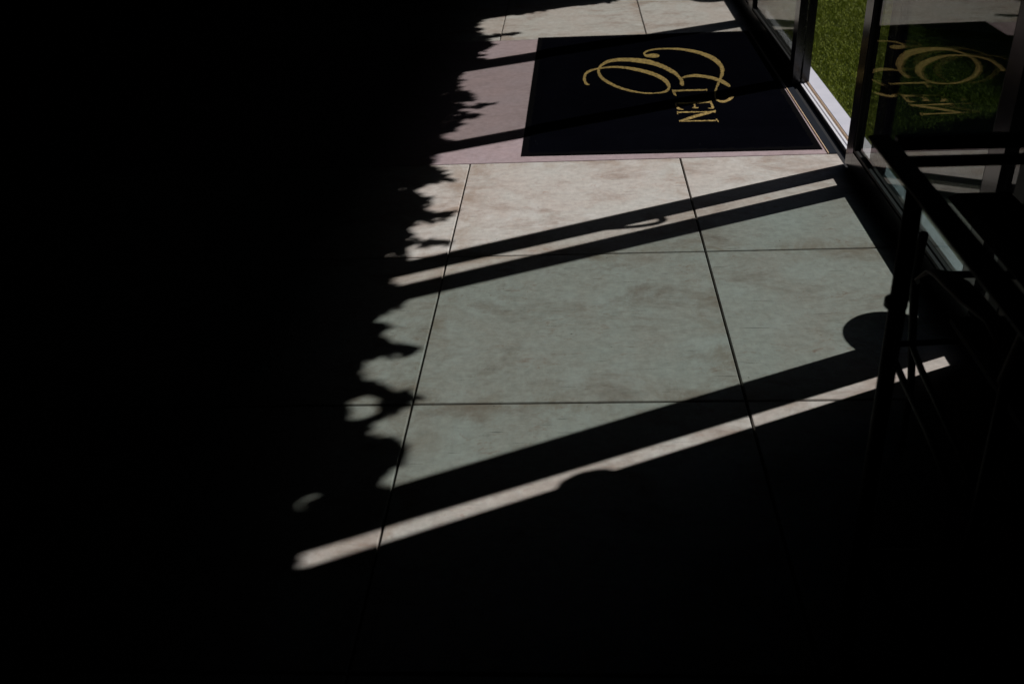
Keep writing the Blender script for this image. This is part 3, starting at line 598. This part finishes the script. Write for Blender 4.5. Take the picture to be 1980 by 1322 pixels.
# ---------------------------------------------------------------- handrail and chair close to the camera
tb = thing('handrail', (1.19, -1.0, 0), 'slim dark handrail frame on black posts in the right foreground', 'handrail')
Bag().box(1.163, 1.209, -2.2, -.25, .890, .900, .003).build('rail_cap', M['wood_edge'], tb)
Bag().box(1.176, 1.200, -2.19, -.26, .874, .889, .002).build('rail_core', M['black_metal'], tb)
Bag().box(1.2095, 1.223, -2.19, -.26, .878, .889, .002).build('rail_core', M['black_metal'], tb)
Bag().box(1.2235, 1.73, -.272, -.248, .866, .899, .003).build('end_rail', M['black_metal'], tb)
Bag().box(1.2235, 1.73, -.272, -.248, .826, .848, .003).build('end_rail', M['black_metal'], tb)
for (x, y) in ((1.173, -.551), (1.173, -1.85)):
    Bag().tube([(x-.065, y-.250, 0.0), (x+.008, y+.008, .889)], [.0150, .0165], 14).build('post', M['black_metal'], tb)
    Bag().lathe((x-.0151, y-.058, .67), [(.019, -.012), (.0235, -.008), (.0235, .008), (.019, .012)], 18).build('collar', M['black_metal'], tb)
    Bag().tube([(x-.054, y-.215, .12), (x+.20, y-.215, .12)], .012, 10).build('stretcher', M['black_metal'], tb)
    Bag().tube([(x-.052, y-.22, .115), (x+.05, y-.40, .012)], .010, 10).build('foot_strut', M['black_metal'], tb)

ch = thing('chair', (1.48, -.5, 0), 'dark slim-legged armchair between the foreground handrail and the glass', 'chair')
BM, WD = M['black_metal'], M['wood_edge']
Bag().tube([(1.352, -.185, .62), (1.366, -.140, .50), (1.368, -.170, .40), (1.380, -.172, .30), (1.386, -.20, .20), (1.392, -.21, 0.0)], [.010, .0105, .010, .0095, .009, .008], 12).build('leg', BM, ch)
Bag().tube([(1.30, -.86, 0), (1.31, -.84, .3), (1.32, -.80, .62)], .010, 12).build('leg', BM, ch)
Bag().tube([(1.655, -.20, 0), (1.645, -.19, .3), (1.63, -.19, .62)], .010, 12).build('leg', BM, ch)
Bag().tube([(1.66, -.86, 0), (1.65, -.86, .5), (1.64, -.88, .98)], .010, 12).build('leg', BM, ch)
Bag().tube([(1.320, -.18, .302), (1.313, -.238, .30), (1.307, -.348, .30), (1.300, -.562, .30), (1.285, -.80, .30)], .0078, 10).build('stretcher', BM, ch)
Bag().tube([(1.380, -.16, .302), (1.373, -.215, .30), (1.364, -.312, .30), (1.360, -.40, .30), (1.339, -.80, .30)], .0078, 10).build('stretcher', BM, ch)
Bag().tube([(1.318, -.182, .302), (1.50, -.172, .305), (1.648, -.185, .30)], .0075, 10).build('crossbar', BM, ch)
Bag().tube([(1.29, -.80, .30), (1.648, -.84, .30)], .0075, 10).build('crossbar', BM, ch)
Bag().tube([(1.34, -.22, .515), (1.342, -.29, .575), (1.345, -.36, .60), (1.348, -.43, .613), (1.35, -.52, .622), (1.355, -.62, .630), (1.33, -.80, .632)], [.004, .011, .022, .028, .026, .018, .010], 14, flat=.42).build('arm_rest', WD, ch)
Bag().tube([(1.63, -.17, .615), (1.64, -.35, .63), (1.64, -.60, .64), (1.64, -.86, .66)], [.010, .02, .02, .01], 12, flat=.5).build('arm_rest', WD, ch)
for k in range(4):
    x = 1.40+.06*k
    Bag().tube([(x, -.86, .52), (x, -.875, .75), (x, -.89, .96)], .006, 8).build('spindle', BM, ch)
Bag().tube([(1.315, -.80, .60), (1.33, -.85, .90), (1.38, -.89, .975), (1.50, -.895, .98), (1.64, -.88, .98)], .011, 10).build('top_rail', WD, ch)
Bag().tube([(1.352, -.20, .50), (1.42, -.172, .50), (1.55, -.172, .50), (1.635, -.195, .50)], .0085, 10).build('seat_rail', BM, ch)
Bag().box(1.497, 1.665, -.84, .075, .580, .622, .017).build('reflection_cover', M['fabric'], ch)  # dark slab added to hide the lit floor reflection in the glass
Bag().box(1.365, 1.635, -.85, -.40, .488, .515, .006).build('seat', M['fabric'], ch)

# ---------------------------------------------------------------- garden: lawn, turf, hedge and added sky screens
struct(Bag().box(1.912, 60, -40, 60, -.3, -.016).build('ground', M['soil'], origin=V(3, 2, 0)))
def turf(x0, x1, y0, y1, n, hgt):
    x = nr.uniform(x0, x1, n)*S; y = nr.uniform(y0, y1, n)*S
    a = nr.uniform(0, 2*math.pi, n); h = hgt*nr.uniform(.5, 1.15, n); w = nr.uniform(.0007, .0013, n)
    lx = nr.normal(0, .55, n)*h; ly = nr.normal(0, .55, n)*h
    dx, dy = np.cos(a)*w, np.sin(a)*w; z0 = -.016*S
    P = np.empty((n, 5, 3))
    P[:, 0] = np.stack([x-dx, y-dy, np.full(n, z0)], 1); P[:, 1] = np.stack([x+dx, y+dy, np.full(n, z0)], 1)
    P[:, 2] = np.stack([x+dx*.8+lx*.35, y+dy*.8+ly*.35, z0+h*.6], 1); P[:, 3] = np.stack([x-dx*.8+lx*.35, y-dy*.8+ly*.35, z0+h*.6], 1)
    P[:, 4] = np.stack([x+lx, y+ly, z0+h], 1)
    return P
Ps = np.concatenate([turf(1.922, 3.6, 1.2, 8.5, 420000, .017), turf(1.922, 6.5, -.5, 14, 150000, .020)])
n = len(Ps)
me = bpy.data.meshes.new('grass')
me.vertices.add(n*5); me.vertices.foreach_set('co', (Ps).reshape(-1).astype(np.float32))
me.loops.add(n*7); me.polygons.add(n*2)
base = (np.arange(n)*5)[:, None]
lo = np.concatenate([base+np.array([[0, 1, 2, 3]]), base+np.array([[3, 2, 4]])], 1).reshape(-1)
me.loops.foreach_set('vertex_index', lo.astype(np.int32))
ls = np.stack([np.arange(n)*7, np.arange(n)*7+4], 1).reshape(-1)
me.polygons.foreach_set('loop_start', ls.astype(np.int32))
me.materials.append(M['grass']); me.update(calc_edges=True); me.validate()
go = bpy.data.objects.new('grass', me); COL.objects.link(go)
tag(go, 'short bright green turf growing up to the white door sill', 'grass', kind='stuff')

tag(Bag().box(1.93, 7.55, -1.1, -.8, -.2, 4.4).build('sky_block_wall', M['plaster'], origin=V(5, -1, 0)), 'added unseen dark wall blocking sky light on the near side', 'wall')  # added out of view to keep side skylight off the indoor floor
tag(Bag().box(1.93, 7.55, 11.5, 11.8, -.2, 5.4).build('sky_block_wall', M['plaster'], origin=V(5, 11.6, 0)), 'added unseen dark wall blocking sky light on the far side', 'wall')  # second added wall, out of view, cutting sky light from the far side
bd = thing('sky_block_building', (22, 10, 0), 'added unseen tall building behind the hedge, screening the sky from the room', 'building')
Bag().box(20, 26, -40, 70, -.3, 18.5).build('wall', M['render'], bd)  # unseen block added to darken the room, tall enough to hide most sky
Bag().box(19.8, 26.2, -40.2, 70.2, 18.503, 18.8).build('cornice', M['render'], bd)
for k in range(5):
    for j in range(16):
        Bag().box(19.95, 19.998, -30+6*j, -27.5+6*j, 1.6+3.3*k, 3.5+3.3*k).build('window', M['gasket'], bd)
hd = thing('hedge', (8, 4, 0), 'added unseen dark green hedge screening the low sky at the back of the lawn', 'hedge')
Bag().box(7.6, 8.6, -12, 22, 0, 4.1).build('branch_core', M['bark'], hd)  # hedge added out of view, raised to cut low sky light indoors
hv, hf = [], []
for i in range(22000):
    side = rnd.random()
    c = np.array([7.6-rnd.uniform(0, .14), rnd.uniform(-8, 18), rnd.uniform(0, 4.2)]) if side < .8 else np.array([rnd.uniform(7.5, 8.6), rnd.uniform(-8, 18), 4.1+rnd.uniform(0, .16)])
    Rm = np.array(Matrix.Rotation(rnd.uniform(0, 6.28), 3, 'Z') @ Matrix.Rotation(rnd.uniform(-1.2, 1.2), 3, 'X'))
    q = (np.array([(0, -.6, 0), (.35, 0, .1), (0, .6, 0), (-.35, 0, .1)])*rnd.uniform(.07, .13)) @ Rm.T + c
    k = len(hv)*4; hv.append(q); hf.append((k, k+1, k+2, k+3))
me = bpy.data.meshes.new('foliage')
me.from_pydata([tuple(q) for q in np.concatenate(hv)*S-np.array(hd.location)], [], hf); me.materials.append(M['hedge']); me.update()
fo = bpy.data.objects.new('foliage', me); COL.objects.link(fo); fo.parent = hd; fo['kind'] = 'stuff'

# low planting, small leaves round a twiggy core; heights set to shade the lawn
def low_hedge(x0, x1, y0, y1, h, label):
    o = thing('low_hedge', ((x0+x1)/2, (y0+y1)/2, 0), label, 'hedge', 'low clipped hedges on the lawn')
    Bag().box(x0+.06, x1-.06, y0+.06, y1-.06, -.02, h-.07).build('branch_core', M['bark'], o)
    n = int(2600*(y1-y0)*(h+.4)); hv, hf = [], []
    for i in range(n):
        r = rnd.random()
        if r < .5: c = (x0+rnd.uniform(-.03, .07), rnd.uniform(y0, y1), rnd.uniform(0, h))
        elif r < .85: c = (rnd.uniform(x0, x1), rnd.uniform(y0, y1), h+rnd.uniform(-.08, .05))
        else: c = (rnd.uniform(x0, x1), (y0 if rnd.random() < .5 else y1)+rnd.uniform(-.05, .05), rnd.uniform(0, h))
        Rm = np.array(Matrix.Rotation(rnd.uniform(0, 6.28), 3, 'Z') @ Matrix.Rotation(rnd.uniform(-1.2, 1.2), 3, 'X'))
        q = (np.array([(0, -.6, 0), (.3, 0, .08), (0, .6, 0), (-.3, 0, .08)])*rnd.uniform(.025, .05)) @ Rm.T + np.array(c)
        k = len(hv)*4; hv.append(q); hf.append((k, k+1, k+2, k+3))
    me = bpy.data.meshes.new('foliage')
    me.from_pydata([tuple(q) for q in np.concatenate(hv)*S-np.array(o.location)], [], hf); me.materials.append(M['hedge']); me.update()
    f = bpy.data.objects.new('foliage', me); COL.objects.link(f); f.parent = o; f['kind'] = 'stuff'
low_hedge(3.55, 4.0, -.7, 2.95, 1.75, 'added dark hedge shading the lawn opposite the near sliding door')  # taller row added to darken the lawn behind the near glass
low_hedge(3.70, 4.1, 3.0, 8.0, .95, 'low dark green hedge on the lawn opposite the far glass panels')
